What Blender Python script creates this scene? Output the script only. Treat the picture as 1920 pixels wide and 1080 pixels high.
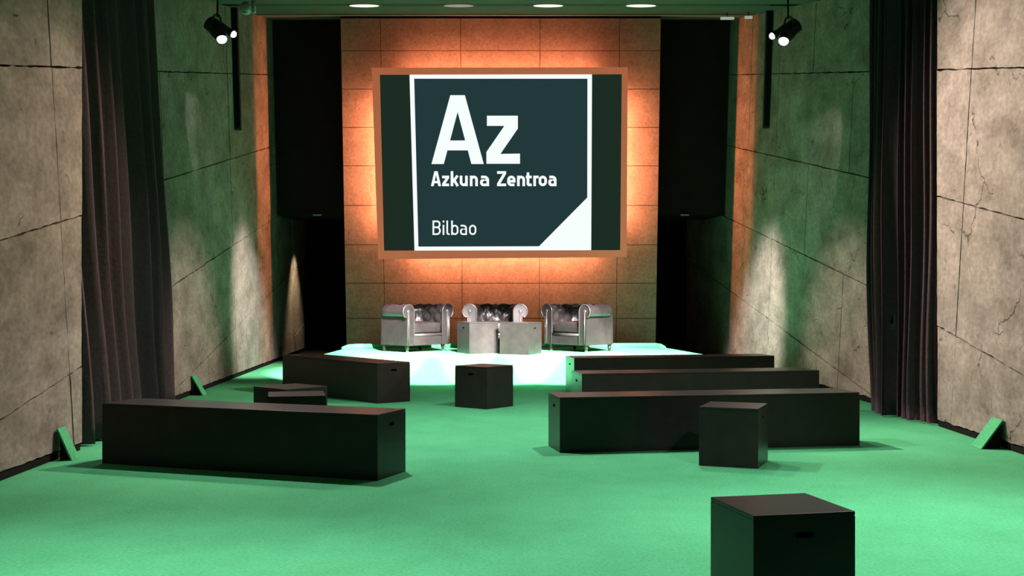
import bpy, bmesh, math, random
from mathutils import Vector, Matrix
random.seed(7)
for o in list(bpy.data.objects): bpy.data.objects.remove(o)
S = bpy.context.scene
C = S.collection
F, H0, Y0 = 2300.0, 1.35, 530.0          # focal length in px, eye height, horizon row

# ------------------------------------------------------------------ camera
cd = bpy.data.cameras.new('camera'); cam = bpy.data.objects.new('camera', cd); C.objects.link(cam)
cd.sensor_width = 36; cd.lens = F / 1920 * 36; cd.shift_y = -10 / 1920
cam.location = (0, 0, H0); cam.rotation_euler = (math.pi / 2, 0, 0); cd.clip_end = 100
S.camera = cam
# ------------------------------------------------------------------ world, exposure
w = bpy.data.worlds.new('world'); S.world = w; w.use_nodes = True
w.node_tree.nodes['Background'].inputs[0].default_value = (.5, .6, .55, 1)
w.node_tree.nodes['Background'].inputs[1].default_value = .01
S.view_settings.view_transform = 'Standard'; S.view_settings.look = 'None'
S.view_settings.exposure = 0; S.view_settings.gamma = 1; S.view_settings.use_curve_mapping = False

# ------------------------------------------------------------------ lights
def spot(name, loc, target, power, angle, blend=.3, size=.05, col=(1, .95, .9)):
    l = bpy.data.lights.new(name, 'SPOT'); l.energy = power; l.spot_size = math.radians(angle)
    l.spot_blend = blend; l.shadow_soft_size = size; l.color = col
    o = bpy.data.objects.new(name, l); C.objects.link(o); o.location = loc
    o.rotation_euler = (Vector(target) - Vector(loc)).to_track_quat('-Z', 'Y').to_euler()
    return o
WARM = (1, .77, .66); PINK = (1, .84, .80); WHITE = (1, .93, .90)
for x in (-2.3, -1.38, -.46, .46, 1.38, 2.2):      # stage pool
    spot('stage_light', (min(x + 1.9, 3.3), 12.0, 4.1), (x, 17.8, 0), 20000, 19, .3, .05, WHITE)
spot('floor_light', (-1.3, 10.4, 3.95), (-.2, 9.8, 0), 620, 120, .8, .06, WHITE)
spot('floor_light', (1.5, 11.4, 4.1), (.2, 11.8, 0), 560, 110, .8, .06, WHITE)
spot('floor_light', (2.4, 6.6, 3.4), (2.0, 6.2, 0), 900, 95, .9, .06, WHITE)
spot('floor_light', (-1.6, 5.0, 3.0), (-1.8, 5.0, 0), 620, 90, .9, .06, WHITE)
spot('wall_light', (.6, 12.2, 3.9), (4.0, 10.0, 1.75), 1950, 78, .9, .1, WARM)
spot('wall_light', (-.4, 11.8, 3.85), (-3.5, 9.2, .9), 900, 72, .9, .1, (1, .70, .56))
spot('stage_side_light', (-1.2, 15.6, 4.6), (-4.0, 18.8, .1), 4200, 32, .9, .1, PINK)
spot('stage_side_light', (1.2, 15.6, 4.6), (3.75, 18.8, .1), 5000, 32, .9, .1, PINK)
spot('cross_light', (3.0, 13.4, 3.95), (-3.9, 14.6, .1), 2000, 30, .8, .05, WARM)
spot('cross_light', (-3.1, 13.4, 3.95), (4.0, 14.6, .1), 2000, 30, .8, .05, WARM)
spot('front_light', (2.6, 5.2, 3.1), (1.9, 9.1, .25), 260, 24, .8, .06, WHITE)
spot('passage_light', (-3.5, 22.8, 2.2), (-4.08, 22.9, .5), 150, 80, .8, .05, (1, .75, .45))
spot('passage_light', (3.2, 21.6, 3.0), (3.6, 21.8, .6), 400, 70, .8, .05, (1, .75, .55))

# ------------------------------------------------------------------ materials
def new_mat(name):
    m = bpy.data.materials.new(name); m.use_nodes = True
    nt = m.node_tree; return m, nt, nt.nodes['Principled BSDF']
def plain(name, col, rough=.5, metal=0, spec=.5, noise=.0, nscale=20, bump=0, coords='Object', stretch=(1, 1, 1)):
    m, nt, b = new_mat(name)
    b.inputs['Base Color'].default_value = (*col, 1); b.inputs['Roughness'].default_value = rough
    b.inputs['Metallic'].default_value = metal; b.inputs['Specular IOR Level'].default_value = spec
    if noise or bump:
        tc = nt.nodes.new('ShaderNodeTexCoord'); mp = nt.nodes.new('ShaderNodeMapping')
        mp.inputs['Scale'].default_value = stretch
        nt.links.new(tc.outputs[coords], mp.inputs[0])
        n = nt.nodes.new('ShaderNodeTexNoise'); n.inputs['Scale'].default_value = nscale; n.inputs['Detail'].default_value = 6
        nt.links.new(mp.outputs[0], n.inputs['Vector'])
        r = nt.nodes.new('ShaderNodeMapRange'); r.inputs[3].default_value = 1 - noise; r.inputs[4].default_value = 1 + noise
        r.inputs[1].default_value = .3; r.inputs[2].default_value = .7
        nt.links.new(n.outputs[0], r.inputs[0])
        mx = nt.nodes.new('ShaderNodeVectorMath'); mx.operation = 'SCALE'; mx.inputs[0].default_value = col
        nt.links.new(r.outputs[0], mx.inputs['Scale']); nt.links.new(mx.outputs[0], b.inputs['Base Color'])
        if bump:
            bp = nt.nodes.new('ShaderNodeBump'); bp.inputs['Strength'].default_value = bump; bp.inputs['Distance'].default_value = .01
            nt.links.new(n.outputs[0], bp.inputs['Height']); nt.links.new(bp.outputs[0], b.inputs['Normal'])
    return m
def emit(name, col, s):
    m, nt, b = new_mat(name)
    b.inputs['Base Color'].default_value = (0, 0, 0, 1); b.inputs['Specular IOR Level'].default_value = 0
    b.inputs['Roughness'].default_value = .6
    b.inputs['Emission Color'].default_value = (*col, 1); b.inputs['Emission Strength'].default_value = s
    return m
def concrete(name, dark, light, pits=.6):
    m, nt, b = new_mat(name); N, L = nt.nodes.new, nt.links.new
    tc = N('ShaderNodeTexCoord'); mp = N('ShaderNodeMapping'); mp.inputs['Scale'].default_value = (1, .55, .95)
    L(tc.outputs['Object'], mp.inputs[0])
    n1 = N('ShaderNodeTexNoise'); n1.inputs['Scale'].default_value = 3.2; n1.inputs['Detail'].default_value = 9; n1.inputs['Roughness'].default_value = .68
    n2 = N('ShaderNodeTexNoise'); n2.inputs['Scale'].default_value = 26; n2.inputs['Detail'].default_value = 5
    n3 = N('ShaderNodeTexNoise'); n3.inputs['Scale'].default_value = 7; n3.inputs['Detail'].default_value = 8; n3.inputs['Distortion'].default_value = 1.0
    for n in (n1, n2, n3): L(mp.outputs[0], n.inputs['Vector'])
    r = N('ShaderNodeValToRGB'); r.color_ramp.elements[0].position = .32; r.color_ramp.elements[1].position = .66
    r.color_ramp.elements[0].color = (*dark, 1); r.color_ramp.elements[1].color = (*light, 1)
    L(n1.outputs[0], r.inputs[0])
    g = N('ShaderNodeMapRange'); g.inputs[1].default_value = .3; g.inputs[2].default_value = .7; g.inputs[3].default_value = .80; g.inputs[4].default_value = 1.16
    L(n2.outputs[0], g.inputs[0])
    v = N('ShaderNodeVectorMath'); v.operation = 'SCALE'; L(r.outputs[0], v.inputs[0]); L(g.outputs[0], v.inputs['Scale'])
    p = N('ShaderNodeMapRange'); p.inputs[1].default_value = .27; p.inputs[2].default_value = .33; p.inputs[3].default_value = 1 - pits * .75; p.inputs[4].default_value = 1
    L(n3.outputs[0], p.inputs[0])
    dn = N('ShaderNodeTexNoise'); dn.inputs['Scale'].default_value = 4; dn.inputs['Detail'].default_value = 6; L(tc.outputs['Object'], dn.inputs['Vector'])
    ds = N('ShaderNodeVectorMath'); ds.operation = 'SCALE'; ds.inputs['Scale'].default_value = .35; L(dn.outputs['Color'], ds.inputs[0])
    da = N('ShaderNodeVectorMath'); da.operation = 'ADD'; L(tc.outputs['Object'], da.inputs[0]); L(ds.outputs[0], da.inputs[1])
    vo = N('ShaderNodeTexVoronoi'); vo.feature = 'DISTANCE_TO_EDGE'; vo.inputs['Scale'].default_value = 1.1; L(da.outputs[0], vo.inputs['Vector'])
    cm = N('ShaderNodeMapRange'); cm.inputs[1].default_value = .003; cm.inputs[2].default_value = .009; cm.inputs[3].default_value = .25; cm.inputs[4].default_value = 1; L(vo.outputs[0], cm.inputs[0])
    mk = N('ShaderNodeTexNoise'); mk.inputs['Scale'].default_value = 1.3; mk.inputs['Detail'].default_value = 3; L(tc.outputs['Object'], mk.inputs['Vector'])
    mr = N('ShaderNodeMapRange'); mr.inputs[1].default_value = .56; mr.inputs[2].default_value = .60; mr.inputs[3].default_value = 1; mr.inputs[4].default_value = 0; L(mk.outputs[0], mr.inputs[0])
    mx_ = N('ShaderNodeMath'); mx_.operation = 'MAXIMUM'; L(cm.outputs[0], mx_.inputs[0]); L(mr.outputs[0], mx_.inputs[1])
    pm = N('ShaderNodeMath'); pm.operation = 'MULTIPLY'; L(p.outputs[0], pm.inputs[0]); L(mx_.outputs[0], pm.inputs[1])
    v2 = N('ShaderNodeVectorMath'); v2.operation = 'SCALE'; L(v.outputs[0], v2.inputs[0]); L(pm.outputs[0] if pits > .3 else p.outputs[0], v2.inputs['Scale'])
    L(v2.outputs[0], b.inputs['Base Color']); b.inputs['Roughness'].default_value = .9; b.inputs['Specular IOR Level'].default_value = .2
    ad = N('ShaderNodeMath'); ad.operation = 'ADD'; L(n1.outputs[0], ad.inputs[0]); L(p.outputs[0], ad.inputs[1])
    bp = N('ShaderNodeBump'); bp.inputs['Strength'].default_value = .5; bp.inputs['Distance'].default_value = .015
    L(ad.outputs[0], bp.inputs['Height']); L(bp.outputs[0], b.inputs['Normal'])
    return m
def carpet_mat(name):
    m, nt, b = new_mat(name); N, L = nt.nodes.new, nt.links.new
    tc = N('ShaderNodeTexCoord')
    mp = N('ShaderNodeMapping'); mp.inputs['Scale'].default_value = (1, .8, 1); L(tc.outputs['Object'], mp.inputs[0])
    n1 = N('ShaderNodeTexNoise'); n1.inputs['Scale'].default_value = 1.6; n1.inputs['Detail'].default_value = 8; n1.inputs['Roughness'].default_value = .7
    n2 = N('ShaderNodeTexNoise'); n2.inputs['Scale'].default_value = 55; n2.inputs['Detail'].default_value = 4
    L(mp.outputs[0], n1.inputs['Vector']); L(mp.outputs[0], n2.inputs['Vector'])
    r = N('ShaderNodeValToRGB'); r.color_ramp.elements[0].position = .3; r.color_ramp.elements[1].position = .7
    r.color_ramp.elements[0].color = (.060, .33, .142, 1); r.color_ramp.elements[1].color = (.080, .41, .196, 1)
    L(n1.outputs[0], r.inputs[0])
    g = N('ShaderNodeMapRange'); g.inputs[1].default_value = .3; g.inputs[2].default_value = .7; g.inputs[3].default_value = .86; g.inputs[4].default_value = 1.12
    L(n2.outputs[0], g.inputs[0])
    v = N('ShaderNodeVectorMath'); v.operation = 'SCALE'; L(r.outputs[0], v.inputs[0]); L(g.outputs[0], v.inputs['Scale'])
    L(v.outputs[0], b.inputs['Base Color']); b.inputs['Roughness'].default_value = .95; b.inputs['Specular IOR Level'].default_value = .12
    bp = N('ShaderNodeBump'); bp.inputs['Strength'].default_value = .4; bp.inputs['Distance'].default_value = .004
    L(n2.outputs[0], bp.inputs['Height']); L(bp.outputs[0], b.inputs['Normal'])
    return m
M = {}
M['concrete'] = concrete('weathered_concrete', (.135, .118, .100), (.30, .265, .235))
M['panel'] = concrete('back_wall_panel', (.105, .094, .086), (.145, .131, .120), .10)
M['carpet'] = carpet_mat('green_carpet')
M['black'] = plain('black_painted_wood', (.022, .0195, .0185), .32, spec=.22, noise=.18, nscale=9)
M['hole'] = plain('hole_lining', (.003, .003, .003), .9, spec=.1, noise=.1)
M['void'] = plain('black_masking', (.016, .010, .010), .9, spec=.1, noise=.2, nscale=4)
M['gap'] = plain('dark_gap', (.008, .008, .008), .9, spec=.1, noise=.1)
M['ceiling'] = plain('painted_ceiling', (.085, .10, .085), .85, spec=.2, noise=.12, nscale=3)
M['curtain'] = plain('plum_brown_curtain', (.135, .092, .108), .7, spec=.25, noise=.15, nscale=30, bump=.2)
M['leather'] = plain('dark_leather', (.016, .0125, .013), .38, spec=.6, noise=.2, nscale=14, bump=.15)
M['piping'] = plain('leather_piping', (.035, .028, .028), .32, spec=.6, noise=.1)
M['darkwood'] = plain('dark_turned_wood', (.012, .008, .006), .4, noise=.2)
M['brass'] = plain('nickel_caster', (.5, .5, .48), .3, metal=1, noise=.05)
M['metal'] = plain('black_lamp_metal', (.012, .010, .010), .45, noise=.1)
M['grey'] = plain('pale_grey_plastic', (.35, .38, .36), .5, noise=.05)
M['speaker'] = plain('dark_speaker_cloth', (.012, .016, .012), .8, noise=.1)
M['lens'] = plain('dark_glass_lens', (.005, .005, .006), .1, noise=.02)
M['screen_dark'] = emit('screen_teal', (.016, .040, .042), 1)
M['screen_side'] = emit('screen_side_green', (.012, .026, .017), 1)
M['screen_white'] = emit('screen_white', (.93, 1, .98), 1.0)
M['bulb'] = emit('lit_bulb', (1, .90, .86), 14)
M['bulb_dim'] = emit('dim_downlight', (1, .85, .7), .35)
M['down'] = emit('ceiling_downlight_glow', (1, .88, .68), 1.5)
M['led'] = emit('led_strip', (1, .42, .18), 3)
M['frame'] = plain('screen_frame_painted_glow', (.26, .085, .05), .6, noise=.06, nscale=5)
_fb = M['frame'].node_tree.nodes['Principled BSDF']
_fb.inputs['Emission Color'].default_value = (.85, .22, .105, 1); _fb.inputs['Emission Strength'].default_value = .42   # painted glow: emission stands in for orange light on the frame face

# ------------------------------------------------------------------ helpers
def link(name, bm, m, parent=None, smooth=False, loc=None):
    me = bpy.data.meshes.new(name); bmesh.ops.recalc_face_normals(bm, faces=bm.faces); bm.to_mesh(me); bm.free()
    if smooth: me.polygons.foreach_set('use_smooth', [True] * len(me.polygons))
    me.materials.append(m); o = bpy.data.objects.new(name, me); C.objects.link(o)
    if parent: o.parent = parent
    if loc: o.location = loc
    return o
def thing(name, label, cat, loc=(0, 0, 0), rz=0, group=None):
    o = bpy.data.objects.new(name, None); C.objects.link(o); o.location = loc; o.rotation_euler = (0, 0, rz)
    o.empty_display_size = .1; o['label'] = label; o['category'] = cat
    if group: o['group'] = group
    return o
def struct(o): o['kind'] = 'structure'; return o
def box(bm, x0, x1, y0, y1, z0, z1, bevel=0):
    r = bmesh.ops.create_cube(bm, size=1)
    for v in r['verts']:
        v.co = Vector(((x0 + x1) / 2 + v.co.x * (x1 - x0), (y0 + y1) / 2 + v.co.y * (y1 - y0), (z0 + z1) / 2 + v.co.z * (z1 - z0)))
    if bevel:
        es = list({e for v in r['verts'] for e in v.link_edges})
        bmesh.ops.bevel(bm, geom=es, offset=bevel, segments=2, profile=.6, affect='EDGES')
def prism(bm, pts, d):                 # pts: closed 3D outline, d: extrusion vector
    d = Vector(d); a = [bm.verts.new(p) for p in pts]; b = [bm.verts.new(Vector(p) + d) for p in pts]
    bm.faces.new(a); bm.faces.new(b[::-1]); n = len(pts)
    for i in range(n): bm.faces.new((a[i], a[(i + 1) % n], b[(i + 1) % n], b[i]))
def tube(bm, p, q, r0, r1=None, seg=12, caps=True):
    p, q = Vector(p), Vector(q); r1 = r0 if r1 is None else r1
    qt = (q - p).to_track_quat('Z', 'Y'); A = []; B = []
    for i in range(seg):
        a = 2 * math.pi * i / seg; u = qt @ Vector((math.cos(a), math.sin(a), 0))
        A.append(bm.verts.new(p + u * r0)); B.append(bm.verts.new(q + u * r1))
    for i in range(seg): bm.faces.new((A[i], A[(i + 1) % seg], B[(i + 1) % seg], B[i]))
    if caps: bm.faces.new(A[::-1]); bm.faces.new(B)
def lathe(bm, prof, loc=(0, 0, 0), seg=14, rot=None):
    loc = Vector(loc); rings = []
    for r, z in prof:
        ring = []
        for i in range(seg):
            a = 2 * math.pi * i / seg; v = Vector((r * math.cos(a), r * math.sin(a), z))
            if rot: v = rot @ v
            ring.append(bm.verts.new(loc + v))
        rings.append(ring)
    for a, b in zip(rings, rings[1:]):
        for i in range(seg): bm.faces.new((a[i], a[(i + 1) % seg], b[(i + 1) % seg], b[i]))
    bm.faces.new(rings[0][::-1]); bm.faces.new(rings[-1])
def poly_tube(bm, pts, r, seg=6):
    pts = [Vector(p) for p in pts]; prev = None
    for i, p in enumerate(pts):
        d = (pts[min(i + 1, len(pts) - 1)] - pts[max(i - 1, 0)]).normalized(); q = d.to_track_quat('Z', 'Y')
        if i == 0: qq = q
        else:
            rot = dl.rotation_difference(d); qq = rot @ qq
        dl = d
        ring = [bm.verts.new(p + qq @ Vector((math.cos(2 * math.pi * k / seg) * r, math.sin(2 * math.pi * k / seg) * r, 0))) for k in range(seg)]
        if prev:
            for k in range(seg): bm.faces.new((prev[k], prev[(k + 1) % seg], ring[(k + 1) % seg], ring[k]))
        else: bm.faces.new(ring[::-1])
        prev = ring
    bm.faces.new(prev)
K = .164          # the walls' joints run level with the rake: slanted against the carpet by this slope
def from_g(yg, zg):                    # joint grid -> room (Y, z)
    y = (yg - K * zg) / (1 + K * K); return y, zg + K * y
def clip(poly, a, b, c):               # keep a*y + b*z <= c
    out = []
    for i in range(len(poly)):
        p, q = poly[i], poly[(i + 1) % len(poly)]; dp, dq = a * p[0] + b * p[1] - c, a * q[0] + b * q[1] - c
        if dp <= 0: out.append(p)
        if (dp < 0 < dq) or (dq < 0 < dp):
            t = dp / (dp - dq); out.append((p[0] + (q[0] - p[0]) * t, p[1] + (q[1] - p[1]) * t))
    return out
def ragged(poly, step, amp):
    out = []
    for i in range(len(poly)):
        p, q = poly[i], poly[(i + 1) % len(poly)]; L = math.hypot(q[0] - p[0], q[1] - p[1])
        if L < 1e-4: continue
        n = max(1, int(L / step)); nx, ny = -(q[1] - p[1]) / L, (q[0] - p[0]) / L
        for k in range(n):
            t = k / n; j = random.uniform(-amp, amp) * (2.2 if random.random() < .12 else 1) if k else 0
            out.append((p[0] + (q[0] - p[0]) * t + nx * j, p[1] + (q[1] - p[1]) * t + ny * j))
    return out

# ------------------------------------------------------------------ floor
bm = bmesh.new(); box(bm, -4.4, 4.4, -2, 21.2, -.1, 0); struct(link('floor', bm, M['carpet']))
bm = bmesh.new(); box(bm, -4.6, 4.6, 21.2, 26, -.1, -.004); struct(link('floor_passage', bm, M['void']))

# ------------------------------------------------------------------ side walls: concrete slabs with recessed joints
ZC = 2.38         # ceiling level in joint grid
LEV = [3.0, 1.46, .27, -.95, -2.15, -3.4, -4.8]
def wall(name, xf, y0, y1, cuts, side, levels=LEV, thick=.07, edge=.006):
    """xf(y): X of the face; side -1 left, +1 right"""
    bm = bmesh.new()
    a, b = (xf(y0), y0), (xf(y1), y1); o = side * (thick - .02); t = side * .2
    zt = lambda y: ZC + K * y + .06
    prism(bm, [(a[0] + o, y0, 0), (b[0] + o, y1, 0), (b[0] + o, y1, zt(y1)), (a[0] + o, y0, zt(y0))], (t, 0, 0))
    root = struct(link(name, bm, M['gap'])); gaps = [random.uniform(.005, .011) for _ in cuts]
    for i in range(len(cuts) - 1):
        for j in range(len(levels) - 1):
            g = .007; ga, gb = gaps[i], gaps[i + 1]
            q = [(cuts[i] + ga, levels[j + 1] + g), (cuts[i + 1] - gb, levels[j + 1] + g), (cuts[i + 1] - gb, levels[j] - g), (cuts[i] + ga, levels[j] - g)]
            q = [from_g(*p) for p in q]
            q = clip(q, 0, -1, -.065); q = clip(q, -1, 0, -y0) if q else q; q = clip(q, 1, 0, y1) if q else q
            q = clip(q, -K, 1, ZC) if q else q
            if len(q) < 3: continue
            A = abs(sum(q[k][0] * q[(k + 1) % len(q)][1] - q[(k + 1) % len(q)][0] * q[k][1] for k in range(len(q)))) / 2
            if A < .01: continue
            q = ragged(q, .08, edge * .75); pr = random.uniform(-.004, .004)
            bm = bmesh.new(); prism(bm, [(xf(y) + side * pr, y, z) for y, z in q], (side * thick, 0, 0))
            link('concrete_panel', bm, M['concrete'], root)
    bm = bmesh.new()      # black skirting recess under the slabs
    prism(bm, [(a[0] + side * .012, y0, 0), (b[0] + side * .012, y1, 0), (b[0] + side * .012, y1, .06), (a[0] + side * .012, y0, .06)], (side * .03, 0, 0))
    struct(link('baseboard_' + name.split('_', 1)[1], bm, M['gap']))
    return root
lin = lambda x0, y0, x1, y1: (lambda y: x0 + (x1 - x0) * (y - y0) / (y1 - y0))
wall('wall_left_near', lin(-3.47, 0, -3.47, 9.9), -1.9, 9.89, [-3, .5, 2.35, 4.2, 6.05, 7.9, 9.73, 11.6, 13.4], -1)
wall('wall_left_far', lin(-3.80, 13, -4.0, 20.6), 10.0, 24.2, [9, 11.9, 13.85, 15.7, 17.5, 19.35, 21.2, 23.0, 25.5], -1)
wall('wall_right_near', lin(4.0, 0, 4.0, 11), -1.9, 11.54, [-3, 1, 2.7, 4.4, 6.1, 7.8, 9.5, 11.2, 12.9], 1)
wall('wall_right_far', lin(4.05, 13, 3.64, 20.6), 11.65, 24.2, [10, 11.6, 13.25, 14.9, 16.55, 18.2, 19.85, 21.5, 23.2, 25.5], 1)
bm = bmesh.new(); prism(bm, [(-3.70, 9.94, 0), (-3.99, 9.94, 0), (-3.99, 9.94, 4.0), (-3.70, 9.94, 4.0)], (0, .04, 0)); struct(link('wall_left_return', bm, M['gap']))
bm = bmesh.new(); box(bm, -4.2, 4.6, -2.1, -1.95, 0, 2.4); struct(link('wall_rear', bm, M['void']))
bm = bmesh.new(); box(bm, -4.6, 4.6, 25.2, 25.4, 0, 6.5); struct(link('wall_passage_end', bm, M['void']))

# ------------------------------------------------------------------ ceiling (three soffit bands with dark slots)
def soffit(name, y0, y1, m=None, z=ZC, t=.12, x0=-4.5, x1=4.5):
    bm = bmesh.new(); a, b = z + K * y0, z + K * y1
    prism(bm, [(x0, y0, a), (x0, y1, b), (x0, y1, b + t), (x0, y0, a + t)], (x1 - x0, 0, 0))
    return struct(link(name, bm, m or M['ceiling']))
soffit('ceiling', -2, 16.35); soffit('ceiling_mid_band', 16.75, 18.75); soffit('ceiling_back_band', 19.0, 25.4)
soffit('ceiling_void', 16.2, 19.3, M['gap'], ZC + .25, .05)
bm = bmesh.new(); box(bm, -3.7, 3.5, 16.60, 16.66, ZC + K * 16.6 + .01, ZC + K * 16.6 + .05); struct(link('trim_1', bm, M['ceiling']))

# ------------------------------------------------------------------ back wall (leans like the slabs) with tiles
YB = lambda z: 20.0 - .135 * (z - .33)
root = bmesh.new(); zt = ZC + K * 19.3
prism(root, [(-2.70, YB(0) + .05, 0), (2.345, YB(0) + .05, 0), (2.345, YB(zt) + .05, zt), (-2.70, YB(zt) + .05, zt)], (0, .16, 0))
wb = struct(link('wall_back', root, M['gap']))
def px(p, Y): return (p - 960) * Y / F
def zrow(row):                            # height on the leaning wall of a photograph row
    z = 2.5
    for _ in range(8): z = H0 + (Y0 - row) * YB(z) / F
    return z
vx = [-2.70] + [(p - 960) * 19.6 / F for p in (717, 865, 1012, 1159)] + [2.345]
rows = [34, 95, 167, 239, 311, 385, 459, 531, 597, 655]
for r0, r1 in zip(rows, rows[1:]):
    for c0, c1 in zip(vx, vx[1:]):
        z1, z0 = zrow(r0) - .005, zrow(r1) + .005
        if r1 == 655: z0 = .01
        bm = bmesh.new(); x0, x1 = c0 + .004, c1 - .004; e = random.uniform(0, .004)
        prism(bm, [(x0, YB(z0) - e, z0), (x1, YB(z0) - e, z0), (x1, YB(z1) - e, z1), (x0, YB(z1) - e, z1)], (0, .05, 0))
        link('wall_tile', bm, M['panel'], wb)

# black masking boxes to both sides of the back wall, passage below them
for nm, x0, x1 in (('wall_masking_left', -4.0, -2.60), ('wall_masking_right', 2.24, 3.64)):
    hw = (x1 - x0) / 2; z1 = ZC + K * 20.5 - 2.52
    bm = bmesh.new(); prism(bm, [(-hw, 0, 0), (hw, 0, 0), (hw, -.135 * z1, z1), (-hw, -.135 * z1, z1)], (0, .05, 0))
    t = struct(link(nm, bm, M['void'], None, False, ((x0 + x1) / 2, 20.9, 2.5)))
    bm = bmesh.new(); box(bm, -hw, hw, .05, 1.6, 0, .05); link('bottom_panel', bm, M['void'], t)

# ------------------------------------------------------------------ stage
HS = .336
out = [(-2.74, 0), (2.88, 0), (2.36, 2.95), (2.26, 3.02), (-2.47, 2.74), (-2.57, 2.64)]
bm = bmesh.new(); prism(bm, [(x, y, .002) for x, y in out], (0, 0, HS - .002))
bmesh.ops.bevel(bm, geom=[e for e in bm.edges if all(v.co.z > .3 for v in e.verts)], offset=.012, segments=2, affect='EDGES')
st = struct(link('floor_stage', bm, M['carpet'], None, False, (0, 16.4, 0)))
bm = bmesh.new()                          # rounded carpet roll along the rear of the deck
path = [(-2.60, 2.50, HS - .01)] + [(-2.54, 2.62, HS + .015), (-2.42, 2.68, HS + .022)] + [(-2.42 + (4.68) * t, 2.68 + .28 * t, HS + .022) for t in [i / 12 for i in range(1, 13)]] + [(2.34, 2.90, HS + .012), (2.37, 2.78, HS - .01)]
poly_tube(bm, path, .042, 8); link('carpet_kerb', bm, M['carpet'], st, True)

# ------------------------------------------------------------------ screen
SY = -.50      # in front of the wall
scr = thing('projection_screen', 'large backlit screen showing a white-bordered square logo with lettering on dark teal', 'screen', (0, 0, 0))
def sp(x, y, off=0):                     # photograph pixel -> point on the leaning screen plane
    z = 3.0
    for _ in range(10): Y = YB(z) + SY - off; z = H0 + (Y0 - y) * Y / F
    return Vector(((x - 960) * Y / F, Y, z))
def slab(quad, off, t, name, m, parent, bevel=0):
    bm = bmesh.new(); prism(bm, [sp(*p, off) for p in quad], (0, t, 0))
    return link(name, bm, m, parent)
oq = [(697, 127), (1177, 126), (1175, 482), (709, 486)]; iq = [(712, 140), (1166, 139), (1163, 469), (720, 470)]
for i in range(4):
    j = (i + 1) % 4
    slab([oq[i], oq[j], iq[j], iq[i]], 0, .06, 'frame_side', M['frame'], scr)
oqi = [(701, 131), (1173, 130), (1171, 478), (712, 482)]
slab(oqi, -.062, .11, 'back_box', M['gap'], scr)
slab(iq, -.015, .01, 'display_panel', M['screen_side'], scr)
def flat(polys, off, name, m, parent):
    bm = bmesh.new()
    for P in polys:
        prism(bm, [sp(x, y, off) for x, y in P], (0, .002, 0))
    return link(name, bm, m, parent)
disp = flat([[(768, 139.5), (1110, 139.5), (1108.5, 469.5), (777, 470)]], -.012, 'picture_field', M['screen_dark'], scr)
L0, L1, R0, R1 = (768, 777), (777, 784.5), (1110, 1108.5), (1102, 1100)
border = [[(768, 139.5), (1110, 139.5), (1110, 147.5), (768, 147.5)], [(777, 462.5), (1108.5, 461.5), (1108.5, 469.5), (777, 470)],
          [(768, 147.5), (776.5, 147.5), (784.5, 463), (777, 463)], [(1101.5, 147.5), (1110, 147.5), (1108.5, 462), (1101, 462)],
          [(1101.5, 370), (1101.5, 462.5), (1010, 462.5)]]
flat(border, -.009, 'logo_border', M['screen_white'], scr)
# stroke lettering, built from ribbons
def ribbon(pts, w, closed=False):
    q_ = []
    for p in pts:
        if not q_ or math.hypot(p[0] - q_[-1][0], p[1] - q_[-1][1]) > .05: q_.append(p)
    if closed and math.hypot(q_[0][0] - q_[-1][0], q_[0][1] - q_[-1][1]) <= .05: q_.pop()
    pts = q_; n = len(pts); L = []; R = []
    for i in range(n):
        def nd(a, b):
            dx, dy = b[0] - a[0], b[1] - a[1]; l = math.hypot(dx, dy); return dx / l, dy / l
        if closed: a, b = nd(pts[i - 1], pts[i]), nd(pts[i], pts[(i + 1) % n])
        else:
            a = nd(pts[i - 1], pts[i]) if i else nd(pts[0], pts[1]); b = nd(pts[i], pts[i + 1]) if i < n - 1 else a
        mx, my = -(a[1] + b[1]), a[0] + b[0]; l = math.hypot(mx, my) or 1; mx /= l; my /= l
        k = 1 / max(.45, mx * -a[1] + my * a[0]); L.append((pts[i][0] + mx * w / 2 * k, pts[i][1] + my * w / 2 * k)); R.append((pts[i][0] - mx * w / 2 * k, pts[i][1] - my * w / 2 * k))
    q = []
    for i in range(n if closed else n - 1):
        j = (i + 1) % n; q.append([L[i], L[j], R[j], R[i]])
    return q
def arc(cx, cy, rx, ry, a0, a1, n=8):
    return [(cx + rx * math.cos(math.radians(a0 + (a1 - a0) * i / n)), cy - ry * math.sin(math.radians(a0 + (a1 - a0) * i / n))) for i in range(n + 1)]
def rr(x0, x1, y0, y1, r):               # rounded rectangle centre line
    return arc(x1 - r, y0 + r, r, r, 0, 90, 5) + arc(x0 + r, y0 + r, r, r, 90, 180, 5) + arc(x0 + r, y1 - r, r, r, 180, 270, 5) + arc(x1 - r, y1 - r, r, r, 270, 360, 5)
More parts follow.
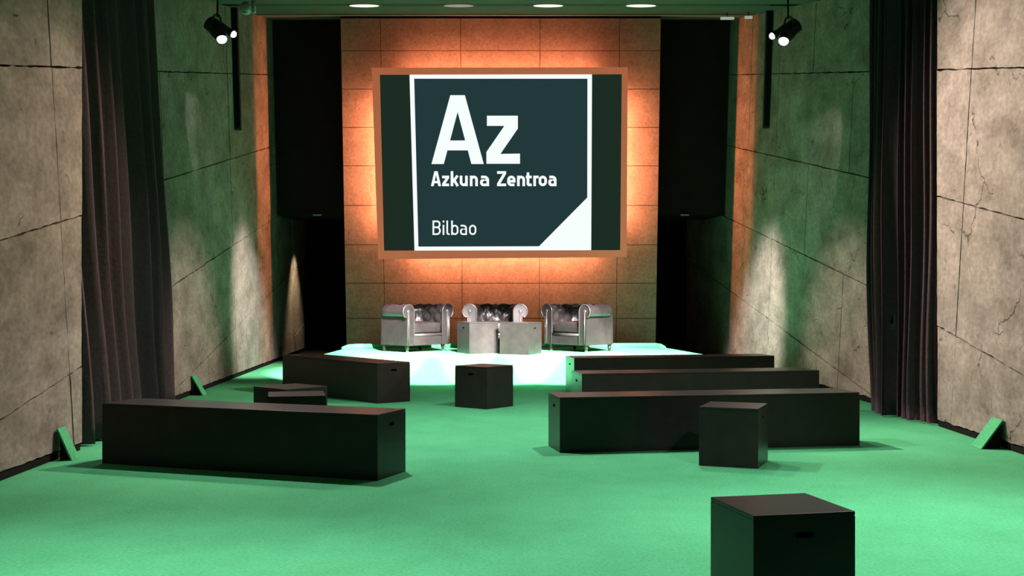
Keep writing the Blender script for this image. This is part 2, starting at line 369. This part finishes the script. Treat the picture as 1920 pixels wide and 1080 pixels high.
def glyph(c, x, base, cap, w, wd):
    """strokes for letter c; x left edge, base line, cap height, stroke w, letter width wd -> polygons"""
    xh = cap * .70; h = w / 2; l, r = x + h, x + wd - h; top, xt = base - cap + h, base - xh + h; b = base - h; rad = min((r - l) / 2, xh * .36)
    if c == 'A':
        m_ = x + wd / 2; tw = w * .62
        ya = base - cap * .27; k = (cap * .27) / cap; xl = x + (m_ - tw - x) * k; xr = x + wd - (x + wd - m_ - tw) * k
        return [[(x, base), (x + w * 1.05, base), (m_ + w * .02, base - cap + w * 1.35), (m_, base - cap), (m_ - tw, base - cap)],
                [(x + wd, base), (x + wd - w * 1.05, base), (m_ - w * .02, base - cap + w * 1.35), (m_, base - cap), (m_ + tw, base - cap)],
                [(xl + w * .5, ya - w * .42), (xr - w * .5, ya - w * .42), (xr - w * .5, ya + w * .42), (xl + w * .5, ya + w * .42)]]
    if c in 'zZ':
        t = base - (cap if c == 'Z' else xh)
        return [[(x, t), (x + wd, t), (x + wd, t + w), (x, t + w)], [(x, base - w), (x + wd, base - w), (x + wd, base), (x, base)],
                [(x + wd - w * 1.25, t + w * .98), (x + wd, t + w * .98), (x + w * 1.25, base - w * .98), (x, base - w * .98)]]
    if c == 'k': return ribbon([(l, base - cap), (l, base)], w) + ribbon([(x + wd - h * .8, base - xh), (l + h * .6, base - xh * .42)], w) + ribbon([(l + w * .9, base - xh * .55), (x + wd - h * .7, base)], w)
    if c == 'u': return ribbon([(l, base - xh)] + arc(l + rad, b - rad, rad, rad, 180, 270, 5) + arc(r - rad, b - rad, rad, rad, 270, 360, 5) + [(r, base - xh)], w) + ribbon([(r, base - xh), (r, base)], w)
    if c == 'n': return ribbon([(l, base), (l, base - xh)], w) + ribbon([(l, b - xh * .3)] + arc(l + rad, xt + rad, rad, rad, 180, 90, 5) + arc(r - rad, xt + rad, rad, rad, 90, 0, 5) + [(r, base)], w)
    if c == 'r': return ribbon([(l, base), (l, base - xh)], w) + ribbon([(l, b - xh * .3)] + arc(l + rad, xt + rad, rad, rad, 180, 90, 5) + [(x + wd, xt)], w)
    if c == 'a': 
        yb = base - xh * .58
        return ribbon([(x + w * .4, xt)] + arc(r - rad, xt + rad, rad, rad, 90, 0, 5) + [(r, base)], w) + ribbon([(r, yb), (l + rad * .5, yb)] + arc(l + rad * .6, (yb + b) / 2, rad * .6, (b - yb) / 2, 90, 270, 6) + [(r, b)], w)
    if c == 'e':
        my = base - xh * .47
        return ribbon([(l, my), (r, my), (r, xt + rad)] + arc(r - rad, xt + rad, rad, rad, 0, 90, 5) + arc(l + rad, xt + rad, rad, rad, 90, 180, 5) + arc(l + rad, b - rad, rad, rad, 180, 270, 5) + [(x + wd - w * .4, b)], w)
    if c == 'o': return ribbon(rr(l, r, xt, b, rad), w, True)
    if c == 't':
        m_ = x + wd * .36
        return ribbon([(m_, base - cap * .92)] + arc(m_ + rad * .7, b - rad * .7, rad * .7, rad * .7, 180, 270, 5) + [(x + wd, b)], w) + ribbon([(x, xt), (x + wd, xt)], w)
    if c == 'B':
        my = base - cap * .53; R1_ = (my - top) / 2; R2_ = (b - my) / 2
        return ribbon([(l, base), (l, base - cap)], w) + ribbon([(l, top), (r - R1_ * .9, top)] + arc(r - R1_ * .9, top + R1_, R1_ * .8, R1_, 90, -90, 8) + [(l, my)], w) + ribbon([(l, my), (r - R2_ * .9, my)] + arc(r - R2_ * .9, my + R2_, R2_ * .9, R2_, 90, -90, 8) + [(l, b)], w)
    if c == 'i': return ribbon([(l, base), (l, base - xh)], w) + ribbon([(l, base - cap + 0), (l, base - cap + w * 1.2)], w)
    if c == 'l': return ribbon([(l, base - cap)] + arc(l + w * .9, b - w * .9, w * .9, w * .9, 180, 270, 4) + [(x + wd, b)], w)
    if c == 'b': return ribbon([(l, base - cap), (l, base)], w) + ribbon(rr(l, r, xt, b, rad), w, True)
    return []
def text(spec, base, cap, w, off, name):
    P = []
    for c, x, wd in spec: P += glyph(c, x, base, cap, w, wd)
    return flat(P, off, name, M['screen_white'], scr)
text([('A', 809, 98)], 307.5, 129, 22, -.009, 'big_lettering')
P = [[(913, 217), (971, 217), (971, 236), (913, 236)], [(912, 289), (975, 288), (975, 307), (912, 307)], [(946, 235.5), (971, 235.5), (971, 241), (938, 289), (912, 289), (912, 285)]]
flat(P, -.009, 'big_lettering', M['screen_white'], scr)
text([('A', 808, 19), ('z', 829, 13), ('k', 845, 15), ('u', 862, 15), ('n', 881, 15), ('a', 900, 17)], 349, 28, 4.9, -.009, 'name_lettering')
text([('Z', 932, 17), ('e', 951, 15.5), ('n', 969.5, 15), ('t', 986, 11), ('r', 1000, 10), ('o', 1010, 15.5), ('a', 1028, 15.5)], 349, 28, 4.9, -.009, 'name_lettering')
text([('B', 811, 15.5), ('i', 830, 3), ('l', 837, 6), ('b', 846, 13.5), ('a', 862.5, 13), ('o', 879.5, 13.5)], 440.5, 27, 3.0, -.009, 'town_lettering')
# led strips behind the screen: a real strip on each edge of the back box
A_ = [sp(*p, -.20) for p in [(717, 148), (1157, 147), (1155, 461), (728, 465)]]
bm = bmesh.new()
for i in range(4): tube(bm, A_[i], A_[(i + 1) % 4], .008, seg=6)
link('light_strip', bm, M['led'], scr)
for p in [(760, 180), (1120, 180), (1120, 440), (760, 440)]:
    bm = bmesh.new(); v = sp(*p, -.11); tube(bm, v, (v.x, YB(v.z) - .002, v.z), .03, seg=8)
    link('wall_bracket', bm, M['gap'], scr)
for i in range(4):
    a, b = A_[i], A_[(i + 1) % 4]; d = b - a; n = 8 if i % 2 == 0 else 6
    c = (a + b) / 2
    l = bpy.data.lights.new('light_strip_glow', 'AREA'); l.shape = 'RECTANGLE'; l.size = d.length - .65; l.size_y = .04
    l.energy = (160 if i == 0 else 280) * d.length / 3.7; l.color = (1, .25, .105); l.spread = math.radians(175)
    o = bpy.data.objects.new('light_strip_glow', l); C.objects.link(o); o.location = c
    outw = (c - (A_[0] + A_[1] + A_[2] + A_[3]) / 4).normalized()
    zax = -(outw * .70 + Vector((0, .72, .0))).normalized(); xax = d.normalized(); zax = (zax - xax * zax.dot(xax)).normalized()
    yax = zax.cross(xax); o.rotation_euler = Matrix((xax, yax, zax)).transposed().to_euler()

# ------------------------------------------------------------------ black boxes and benches
def slot_pts(cy, cz, hw, hh, n=6):
    P = []
    for s, a0 in ((1, -90), (-1, 90)):
        for i in range(n + 1):
            a = math.radians(a0 + 180 * i / n); P.append((cy + s * (hw - hh) + hh * math.cos(a), cz + hh * math.sin(a)))
    return P
def black_box(name, label, cat, cx, cy, rz, L, W, H, z=0, group=None):
    t = thing(name, label, cat, (cx, cy, z), rz, group)
    top = H - .018; x, y = L / 2, W / 2
    bm = bmesh.new(); box(bm, -x, x, -y, y, top + .0015, H, .002); link('top_panel', bm, M['black'], t)
    bm = bmesh.new(); hz = H - .085; hh, hw = .012, .040
    V = lambda *c: bm.verts.new(c)
    for s in (-1, 1):
        o = [V(s * x, -y, 0), V(s * x, y, 0), V(s * x, y, top), V(s * x, -y, top)]
        i_ = [V(s * x, a, b) for a, b in slot_pts(0, hz, hw, hh)]
        es = [bm.edges.new((o[k], o[(k + 1) % 4])) for k in range(4)] + [bm.edges.new((i_[k], i_[(k + 1) % len(i_)])) for k in range(len(i_))]
        bmesh.ops.triangle_fill(bm, edges=es, use_beauty=True)
        j_ = [V(s * (x - .018), a, b) for a, b in slot_pts(0, hz, hw, hh)]
        for k in range(len(i_)): bm.faces.new((i_[k], i_[(k + 1) % len(i_)], j_[(k + 1) % len(i_)], j_[k]))
        if s == -1: A = o
        else: B = o
    bm.faces.new((A[0], B[0], B[3], A[3])); bm.faces.new((A[1], B[1], B[2], A[2])); bm.faces.new((A[3], A[2], B[2], B[3])); bm.faces.new((A[0], A[1], B[1], B[0]))
    link('body', bm, M['black'], t)
    for s in (-1, 1):
        bm = bmesh.new(); prism(bm, [(s * (x - .016), a, b) for a, b in slot_pts(0, hz, hw * 1.02, hh * 1.02)], (-s * .03, 0, 0)); link('handle_hole', bm, M['hole'], t)
    return t
def from_edge(ax, ay, bx, by, W):        # front edge A -> B, depth to the left-hand (far) side
    a = math.atan2(by - ay, bx - ax); L = math.hypot(bx - ax, by - ay)
    return (ax + bx) / 2 - math.sin(a) * W / 2, (ay + by) / 2 + math.cos(a) * W / 2, a, L
G = 'long black benches on the green carpet'
def bench(label, ax, ay, bx, by, H=.45, W=.44):
    cx, cy, a, L = from_edge(ax, ay, bx, by, W); black_box('box_bench', label, 'bench', cx, cy, a, L, W, H, 0, G)
bench('long black box bench at front left, nearest of the two left benches', -3.06, 9.16, -.9155, 8.356)
bench('black box bench at the back left, angled steeply beside the stage', -2.87, 15.35, -1.5, 13.68)
bench('nearest of the three right-hand black benches, behind a black cube', .379, 9.725, 2.882, 10.17, .44)
bench('middle of the three right-hand black benches', .691, 12.13, 3.156, 12.6)
bench('farthest of the three right-hand black benches, closest to the stage', .742, 14.65, 3.234, 15.12)
G2 = 'black cube stools on the green carpet'
def cube(label, cx, cy, deg, z=0, s=.45, g=G2): return black_box('cube_stool', label, 'stool', cx, cy, math.radians(deg), s, s, s, z, g)
cube('nearest black cube stool, cut off by the bottom of the picture', 1.109, 5.065, -77, s=.437)
cube('black cube stool standing in front of the nearest right-hand bench', 1.66, 9.18, -20.8, s=.435)
cube('single black cube stool in the middle of the floor before the stage', -.304, 13.375, -128.5 + 90 + 90)
cube('front one of two black cube stools behind the front left bench, square to the view', -1.748, 9.95, 101)
cube('rear one of two black cube stools behind the front left bench, turned cornerwise', -1.925, 10.66, 47)
G3 = 'cube stools pushed together as a table on the stage'
cube('left one of two cube boxes forming the low table on the stage', -.496, 17.70, 25, HS, .45, G3)
cube('right one of two cube boxes forming the low table on the stage', .125, 17.50, -25, HS, .45, G3)

# ------------------------------------------------------------------ chesterfield armchairs (front faces -y)
def armchair(label, x, y, deg, W=1.0, D=.74):
    t = thing('tufted_armchair', label, 'armchair', (x, y, HS), math.radians(deg), 'tufted leather armchairs on the stage')
    R = .098; zc = .592; ax = W / 2 - .225         # ax: inner face of arms
    yf, yb = -D / 2, D / 2 - .22                     # front plane, inner face of back
    # inner U path (rounded corners), with outward normals
    path = []; rc = .10; n1 = 9
    for i in range(n1): path.append((Vector((-ax, yf + (yb - rc - yf) * i / n1)), Vector((-1, 0))))
    for i in range(5): a = math.radians(180 - 90 * i / 5); path.append((Vector((-ax + rc + rc * math.cos(a), yb - rc + rc * math.sin(a))), Vector((math.cos(a), math.sin(a)))))
    n2 = 13
    for i in range(n2): path.append((Vector((-ax + rc + (2 * ax - 2 * rc) * i / n2, yb)), Vector((0, 1))))
    for i in range(5): a = math.radians(90 - 90 * i / 5); path.append((Vector((ax - rc + rc * math.cos(a), yb - rc + rc * math.sin(a))), Vector((math.cos(a), math.sin(a)))))
    for i in range(n1 + 1): path.append((Vector((ax, yb - rc + (yf - yb + rc) * i / n1)), Vector((1, 0))))
    # refine along the path for the tufts
    fine = []
    for (p, n), (q, m) in zip(path, path[1:]):
        for k in range(3): fine.append((p.lerp(q, k / 3), n.lerp(m, k / 3).normalized()))
    fine.append(path[-1])
    prof = [(0, .30 + .27 * i / 7) for i in range(8)] + [(R - R * math.cos(math.radians(a)), zc + R * math.sin(math.radians(a))) for a in range(0, 236, 14)]
    s = [0]
    for (p, _), (q, _) in zip(fine, fine[1:]): s.append(s[-1] + (q - p).length)
    pl = [0]
    for p, q in zip(prof, prof[1:]): pl.append(pl[-1] + math.hypot(q[0] - p[0], q[1] - p[1]))
    U, Vd = .125, .10; bm = bmesh.new(); rows_ = []
    tot = s[-1]; U = tot / round(tot / U)
    for i, (p, n) in enumerate(fine):
        row = []
        for j, (o, z) in enumerate(prof):
            # surface normal in (outward, z)
            if j < 8: no, nz = -1, 0
            else: a = math.radians((j - 8) * 14); no, nz = -math.cos(a), math.sin(a)
            u, v = s[i] / U, pl[j] / Vd
            d = 0
            if pl[j] < .50 and .03 < s[i] < tot - .03:
                f1 = abs(math.sin(math.pi * (u + v) / 2)); f2 = abs(math.sin(math.pi * (u - v) / 2))
                d = .050 * (min(f1, f2) ** .55) - .030
                fade = min(1, max(0, (.50 - pl[j]) / .06)); d *= fade
            row.append(bm.verts.new((p.x + n.x * (o + no * d), p.y + n.y * (o + no * d), z + nz * d)))
        rows_.append(row)
    for a, b in zip(rows_, rows_[1:]):
        for j in range(len(a) - 1): bm.faces.new((a[j], a[j + 1], b[j + 1], b[j]))
    link('tufted_roll', bm, M['leather'], t, True)
    # buttons in the valleys of the inner face
    bm = bmesh.new()
    k = 0
    for j in range(1, 5):
        for i in range(0, int(round(tot / U)) + 1):
            if (i + j) % 2: continue
            ss, vv = i * U, j * Vd
            if ss < .04 or ss > tot - .04: continue
            ii = min(range(len(s)), key=lambda q: abs(s[q] - ss)); jj = min(range(len(pl)), key=lambda q: abs(pl[q] - vv))
            c = rows_[ii][jj].co if False else None
            p, n = fine[ii]; o, z = prof[jj]
            if jj < 8: no, nz = -1, 0
            else: a = math.radians((jj - 8) * 14); no, nz = -math.cos(a), math.sin(a)
            dd = -.024; cc = Vector((p.x + n.x * (o + no * dd), p.y + n.y * (o + no * dd), z + nz * dd))
            bmesh.ops.create_icosphere(bm, subdivisions=1, radius=.011, matrix=Matrix.Translation(cc))
    bt = link('button', bm, M['darkwood'], t); bt['kind'] = 'stuff'
    # outer shell below the roll: flat sides and back
    ox, oy = W / 2 - .105, D / 2 - .085
    bm = bmesh.new(); r = .07
    oc = [(-ox, yf + .005)] + [(-ox + r + r * math.cos(math.radians(a)), oy - r + r * math.sin(math.radians(a))) for a in (180, 157, 135, 112, 90)] + [(ox - r + r * math.cos(math.radians(a)), oy - r + r * math.sin(math.radians(a))) for a in (90, 67, 45, 22, 0)] + [(ox, yf + .005)]
    ic = [(ax + .012, yf + .005), (ax + .012, yb + .012), (-ax - .012, yb + .012), (-ax - .012, yf + .005)]
    n = len(oc); lo = [bm.verts.new((a, b, .10)) for a, b in oc]; hi = [bm.verts.new((a, b, .54)) for a, b in oc]
    li = [bm.verts.new((a, b, .10)) for a, b in ic]; hi2 = [bm.verts.new((a, b, .54)) for a, b in ic]
    O = lo + li; T = hi + hi2
    for i in range(len(O)): j = (i + 1) % len(O); bm.faces.new((O[i], O[j], T[j], T[i]))
    bm.faces.new(O[::-1]); bm.faces.new(T); link('outer_shell', bm, M['leather'], t)
    # arm fronts: key-hole shaped facing with piping
    for sx in (-1, 1):
        P = [(ax - .004, .10), (ax - .004, zc)] + [(ax + R - (R + .006) * math.cos(math.radians(a)), zc + (R + .006) * math.sin(math.radians(a))) for a in range(10, 236, 15)] + [(ox + .004, .52), (ox + .004, .10)]
        bm = bmesh.new(); prism(bm, [(sx * a, yf - .012, b) for a, b in P], (0, .03, 0)); link('arm_front', bm, M['leather'], t)
        bm = bmesh.new(); poly_tube(bm, [(sx * a, yf - .014, b) for a, b in P], .009, 6)
        link('piping', bm, M['piping'], t, True)
        bm = bmesh.new(); bmesh.ops.create_uvsphere(bm, u_segments=12, v_segments=8, radius=.03, matrix=Matrix.Translation((sx * (ax + R), yf - .010, zc)) @ Matrix.Diagonal((1, .5, 1, 1)))
        poly_tube(bm, [(sx * (ax + R + .0), yf - .014, zc), (sx * (ax + R), yf - .014, .34), (sx * (ax + R + .0), yf - .014, .12)], .012, 6)
        link('scroll_rosette', bm, M['piping'], t, True)
    # seat platform, front rail with rolled lip, seat cushion
    bm = bmesh.new(); box(bm, -ax - .01, ax + .01, yf + .03, yb + .02, .10, .26, .01); link('seat_base', bm, M['leather'], t)
    bm = bmesh.new(); box(bm, -ax, ax, yf - .004, yf + .034, .10, .235, .012); link('front_rail', bm, M['leather'], t)
    bm = bmesh.new(); tube(bm, (-ax, yf + .0, .252), (ax, yf + .0, .252), .020, seg=12); link('front_lip', bm, M['piping'], t, True)
    bm = bmesh.new(); box(bm, -ax + .012, ax - .012, yf + .012, yb + .005, .275, .425, .03)
    bmesh.ops.subdivide_edges(bm, edges=[e for e in bm.edges if e.calc_length() > .2], cuts=6, use_grid_fill=True)
    for v in bm.verts:
        if v.co.z > .41: v.co.z += .025 * max(0, math.cos(v.co.x / ax * 1.5)) * max(0, math.cos((v.co.y - (yf + yb) / 2) / (yb - yf) * 3))
    sc = link('seat_cushion', bm, M['leather'], t, True)
    # legs: turned feet, casters in front
    for sx in (-1, 1):
        for yy, fr in ((yf + .06, 1), (D / 2 - .15, 0)):
            bm = bmesh.new(); lathe(bm, [(.030, .105), (.036, .09), (.022, .075), (.030, .06), (.018, .03 if fr else .0)], (sx * (W / 2 - .16), yy, 0), 12)
            lg = link('leg', bm, M['darkwood'], t, True)
            if fr:
                bm = bmesh.new(); tube(bm, (sx * (W / 2 - .16) - .012, yy, .017), (sx * (W / 2 - .16) + .012, yy, .017), .017, seg=12)
                tube(bm, (sx * (W / 2 - .16), yy, .017), (sx * (W / 2 - .16), yy, .034), .008, seg=8); link('caster', bm, M['brass'], lg)
    return t
armchair('left leather armchair on the stage, turned to face right', -1.49, 18.25, 44)
armchair('middle leather armchair on the stage, facing forward behind the cube table', -.25, 18.42, 0)
armchair('right leather armchair on the stage, turned to face left', 1.05, 18.32, -44)

# ------------------------------------------------------------------ curtains
def curtain(label, path, ztop, lean, folds, amp, seed, side, pull=0):
    rnd = random.Random(seed)
    t = thing('stage_curtain', label, 'curtain', (path[0][0], path[0][1], 0), 0, 'dark curtains hanging between the wall slabs')
    P0 = Vector((*path[0], 0)); n = folds * 14; nz = 26; L = []
    seg = [(Vector(path[i]), Vector(path[i + 1])) for i in range(len(path) - 1)]; tl = sum((b - a).length for a, b in seg)
    def at(u):
        d = u * tl
        for a, b in seg:
            l = (b - a).length
            if d <= l + 1e-9: return a.lerp(b, d / l), (b - a).normalized()
            d -= l
        return seg[-1][1], (seg[-1][1] - seg[-1][0]).normalized()
    ph = [rnd.uniform(-.25, .25) for _ in range(folds + 2)]; am = [rnd.uniform(.55, 1.25) for _ in range(folds + 2)]
    bm = bmesh.new(); g = []
    for j in range(nz + 1):
        v = j / nz; row = []
        for i in range(n + 1):
            u = i / n; k = u * folds; a = am[int(k)] * (1 - k % 1) + am[int(k) + 1] * (k % 1); p_ = ph[int(k)] * (1 - k % 1) + ph[int(k) + 1] * (k % 1)
            q, d = at(u); zt_ = ZC + K * (q.y - lean * 4.2) - .06; z = .015 + (zt_ - .015) * v; nrm = Vector((d.y, -d.x)) 
            if nrm.x * side > 0: nrm = -nrm
            w_ = math.sin(2 * math.pi * (k + p_ + .05 * math.sin(3 * v + k)))
            w_ = math.copysign(abs(w_) ** .75, w_)
            off = amp * a * (.75 + .35 * (1 - v)) * (w_ + 1) + .02 * math.sin(9 * v + 5 * u) * (1 - v)
            sl = .04 * math.cos(2 * math.pi * (k + p_))
            y = q.y - d.y * 0 + d.y * sl - lean * z - pull * (u) * (1 - v) ** 6 * .3
            row.append(bm.verts.new((q.x + nrm.x * off + d.x * sl - P0.x, y + nrm.y * off - P0.y, z)))
        g.append(row)
    for a, b in zip(g, g[1:]):
        for i in range(n): bm.faces.new((a[i], a[i + 1], b[i + 1], b[i]))
    geo = bmesh.ops.solidify(bm, geom=bm.faces[:], thickness=.006)
    link('cloth', bm, M['curtain'], t, True)
    bm = bmesh.new()
    a, b = path[0], path[-1]
    poly_tube(bm, [(x - P0.x, y - lean * 4.2 - P0.y, ZC + K * (y - lean * 4.2) - .04) for x, y in path], .018, 8); link('curtain_rail', bm, M['metal'], t)
curtain('dark plum curtain at the left wall, partly behind the front left bench', [(-3.66, 10.02), (-3.68, 11.3), (-3.74, 12.5), (-3.90, 13.55)], 4.02, .15, 9, .10, 3, -1)
curtain('dark plum curtain at the right wall, beside the right-hand benches', [(4.08, 11.62), (4.05, 12.0), (3.93, 12.5), (3.90, 13.1)], 4.2, .0, 9, .085, 11, 1, .6)

# ------------------------------------------------------------------ green carpeted wedges against the walls
def flap(label, x, xw, y, wd, h):
    s = -1 if xw < 0 else 1
    t = thing('carpet_flap', label, 'wedge', (x, y, 0), 0, 'green carpeted flaps leaning on the side walls')
    bm = bmesh.new(); dx = xw - x
    prism(bm, [(0, -wd / 2, .002), (0, wd / 2, .002), (dx - s * .012, wd / 2, h), (dx - s * .012, -wd / 2, h)], (s * .014, 0, -.0)); link('leaning_board', bm, M['carpet'], t)
    bm = bmesh.new(); prism(bm, [(s * .03, -wd / 2 + .02, .002), (dx - s * .02, -wd / 2 + .02, .002), (dx - s * .02, -wd / 2 + .02, h * .85)], (0, wd - .04, 0)); link('support', bm, M['gap'], t)
flap('green carpeted flap leaning on the near left wall beside the curtain', -3.335, -3.455, 9.38, .16, .24)
flap('green carpeted flap leaning on the left wall beyond the curtain', -3.69, -3.835, 14.75, .17, .235)
flap('green carpeted flap leaning on the near right wall', 3.80, 3.985, 10.05, .22, .235)

# ------------------------------------------------------------------ hanging twin spotlights
def lamp(label, x, y, z, s):             # s: direction (+1 lens to the right)
    t = thing('hanging_spotlight', label, 'lamp', (x, y, z), 0, 'twin-headed spotlights hanging beside the side walls')
    zc = (ZC + K * y - z) / 1.35; t.scale = (1.35, 1.35, 1.35)
    bm = bmesh.new(); tube(bm, (-s * .03, 0, .15), (-s * .03, 0, zc), .009, seg=8); link('drop_cable', bm, M['metal'], t)
    bm = bmesh.new(); poly_tube(bm, [(-s * .03 + .035 * math.cos(a), -.03, .11 + .055 * math.sin(a)) for a in [math.pi * k / 8 - .3 for k in range(10)]], .008, 6); link('yoke', bm, M['metal'], t)
    ra = Vector((s * .75, -.2, -.62)).to_track_quat('Z', 'Y').to_matrix()
    bm = bmesh.new(); lathe(bm, [(.035, -.125), (.062, -.11), (.066, -.03), (.074, -.02), (.074, .055), (.05, .075)], (-s * .025, .02, .045), 16, ra); link('housing', bm, M['metal'], t, True)
    for (ox, oz, oy, r, tgt) in ((s * .02, -.045, -.06, .050, Vector((s * .25, -.55, -.8))), (s * .10, .01, .0, .034, Vector((s * .8, -.35, -.5)))):
        d = tgt.normalized(); c = Vector((ox, oy, oz)); rot = d.to_track_quat('Z', 'Y').to_matrix()
        bm = bmesh.new(); lathe(bm, [(r * .55, -.13), (r * .9, -.09), (r, 0), (r * .86, 0), (r * .8, -.02)], c, 16, rot)
        hd = link('lamp_head', bm, M['metal'], t, True)
        bm = bmesh.new(); lathe(bm, [(r * .3, -.012), (r * .76, -.010), (r * .70, .010), (r * .3, .022)], c, 14, rot); link('bulb', bm, M['bulb'], hd, True)
    return t
lamp('black twin spotlight hanging by the left wall', -3.20, 13.5, 4.07, 1)
lamp('black twin spotlight hanging by the right wall', 3.02, 13.6, 4.07, -1)
spot('lamp_beam', (-3.10, 13.35, 3.9), (-2.0, 11.5, 0), 160, 80, .6, .04, WHITE)
spot('lamp_beam', (2.95, 13.45, 3.9), (2.0, 11.5, 0), 160, 80, .6, .04, WHITE)
spot('lamp_wall_beam', (-3.22, 13.62, 4.05), (-3.93, 15.7, 2.7), 40, 36, .4, .03, WHITE)
spot('lamp_wall_beam', (3.06, 13.72, 4.05), (3.90, 15.7, 2.7), 50, 36, .4, .03, WHITE)

# ------------------------------------------------------------------ column bars on the walls
for x, xw, lab in ((-3.86, -1, 'slim dark vertical column speaker high on the left wall'), (3.74, 1, 'slim dark vertical column speaker high on the right wall')):
    y = 17.25 if xw < 0 else 18.0
    if xw > 0: x = 3.735
    t = thing('column_speaker', lab, 'speaker', (x, y, 3.5 if xw < 0 else 3.62), 0, 'slim column speakers on the side walls')
    top = 1.68
    bm = bmesh.new(); prism(bm, [(-.045, 0, 0), (.045, 0, 0), (.045, -.14 * top, top), (-.045, -.14 * top, top)], (0, .08, 0)); link('cabinet', bm, M['speaker'], t)
    bm = bmesh.new(); prism(bm, [(-.036, -.006, .03), (.036, -.006, .03), (.036, -.14 * (top - .03) - .006, top - .03), (-.036, -.14 * (top - .03) - .006, top - .03)], (0, .004, 0)); link('grille', bm, M['gap'], t)
    bm = bmesh.new(); box(bm, min(xw * .04, xw * .075), max(xw * .04, xw * .075), -.06, .0, .5, .54); link('wall_bracket', bm, M['metal'], t)
    bm = bmesh.new(); box(bm, min(xw * .04, xw * .075), max(xw * .04, xw * .075), -.17, -.11, 1.2, 1.24); link('wall_bracket', bm, M['metal'], t)

# ------------------------------------------------------------------ security camera, tubes, downlights
t = thing('security_camera', 'small grey security camera under the ceiling at upper left', 'camera', (-3.36, 15.5, 4.81))
bm = bmesh.new(); lathe(bm, [(.05, .08), (.072, .06), (.075, -.03), (.06, -.05)], (0, 0, 0), 18, Matrix.Rotation(math.radians(75), 3, 'X')); link('housing', bm, M['grey'], t, True)
bm = bmesh.new(); lathe(bm, [(.054, 0), (.05, .02), (.02, .035)], (0, -.045, -.012), 16, Matrix.Rotation(math.radians(75), 3, 'X')); link('lens', bm, M['lens'], t, True)
bm = bmesh.new(); tube(bm, (.10, 0, -.05), (.085, .02, .10), .026, seg=12); link('mount_arm', bm, M['grey'], t, True)
for x, y, L, lab in ((3.22, 18.35, .20, 'longer white tube fitting under the ceiling at upper right'), (3.49, 18.1, .11, 'shorter white tube fitting at the upper right wall')):
    t = thing('tube_fitting', lab, 'lamp', (x, y, ZC + K * y - .085), 0, 'small white tube fittings at upper right')
    bm = bmesh.new(); tube(bm, (-L / 2, 0, 0), (L / 2, 0, 0), .022, seg=10); link('tube', bm, emit('tube_glow', (.6, .75, .6), .5) if L > .15 else bpy.data.materials['tube_glow'], t, True)
    bm = bmesh.new(); tube(bm, (0, 0, .02), (0, 0, .085), .008, seg=8); link('stem', bm, M['metal'], t)
for p, m, lab in ((683, 'down', 'brightest ceiling downlight, leftmost above the screen'), (860, 'bulb_dim', 'dim ceiling downlight, second from the left above the screen'), (1028, 'down', 'lit ceiling downlight, third from the left above the screen'), (1202, 'down', 'lit ceiling downlight, rightmost above the screen')):
    y = 16.5; x = (p - 960) * y / F
    t = thing('ceiling_downlight', lab, 'lamp', (x, y, ZC + K * y - .012), 0, 'downlights in the ceiling slot above the stage')
    bm = bmesh.new(); lathe(bm, [(.235, .0), (.25, .02), (.25, .10), (.2, .10), (.2, .002)], (0, 0, 0), 24); link('rim', bm, M['ceiling'], t, True)
    bm = bmesh.new(); lathe(bm, [(.03, -.012), (.20, -.004), (.20, .004)], (0, 0, 0), 24); link('diffuser', bm, M[m], t, True); t.scale = (1, .38, .6)
for p, r, lab in ((595, 400, 'tiny dim fitting at the lower edge of the left black masking box'), (1284, 393, 'tiny dim fitting at the lower edge of the right black masking box')):
    y = 20.86; t = thing('small_fitting', lab, 'lamp', ((p - 960) * y / F, y, 2.51), 0)
    bm = bmesh.new(); box(bm, -.07, .07, -.03, .03, -.02, .0, .005); link('plate', bm, M['grey'], t)
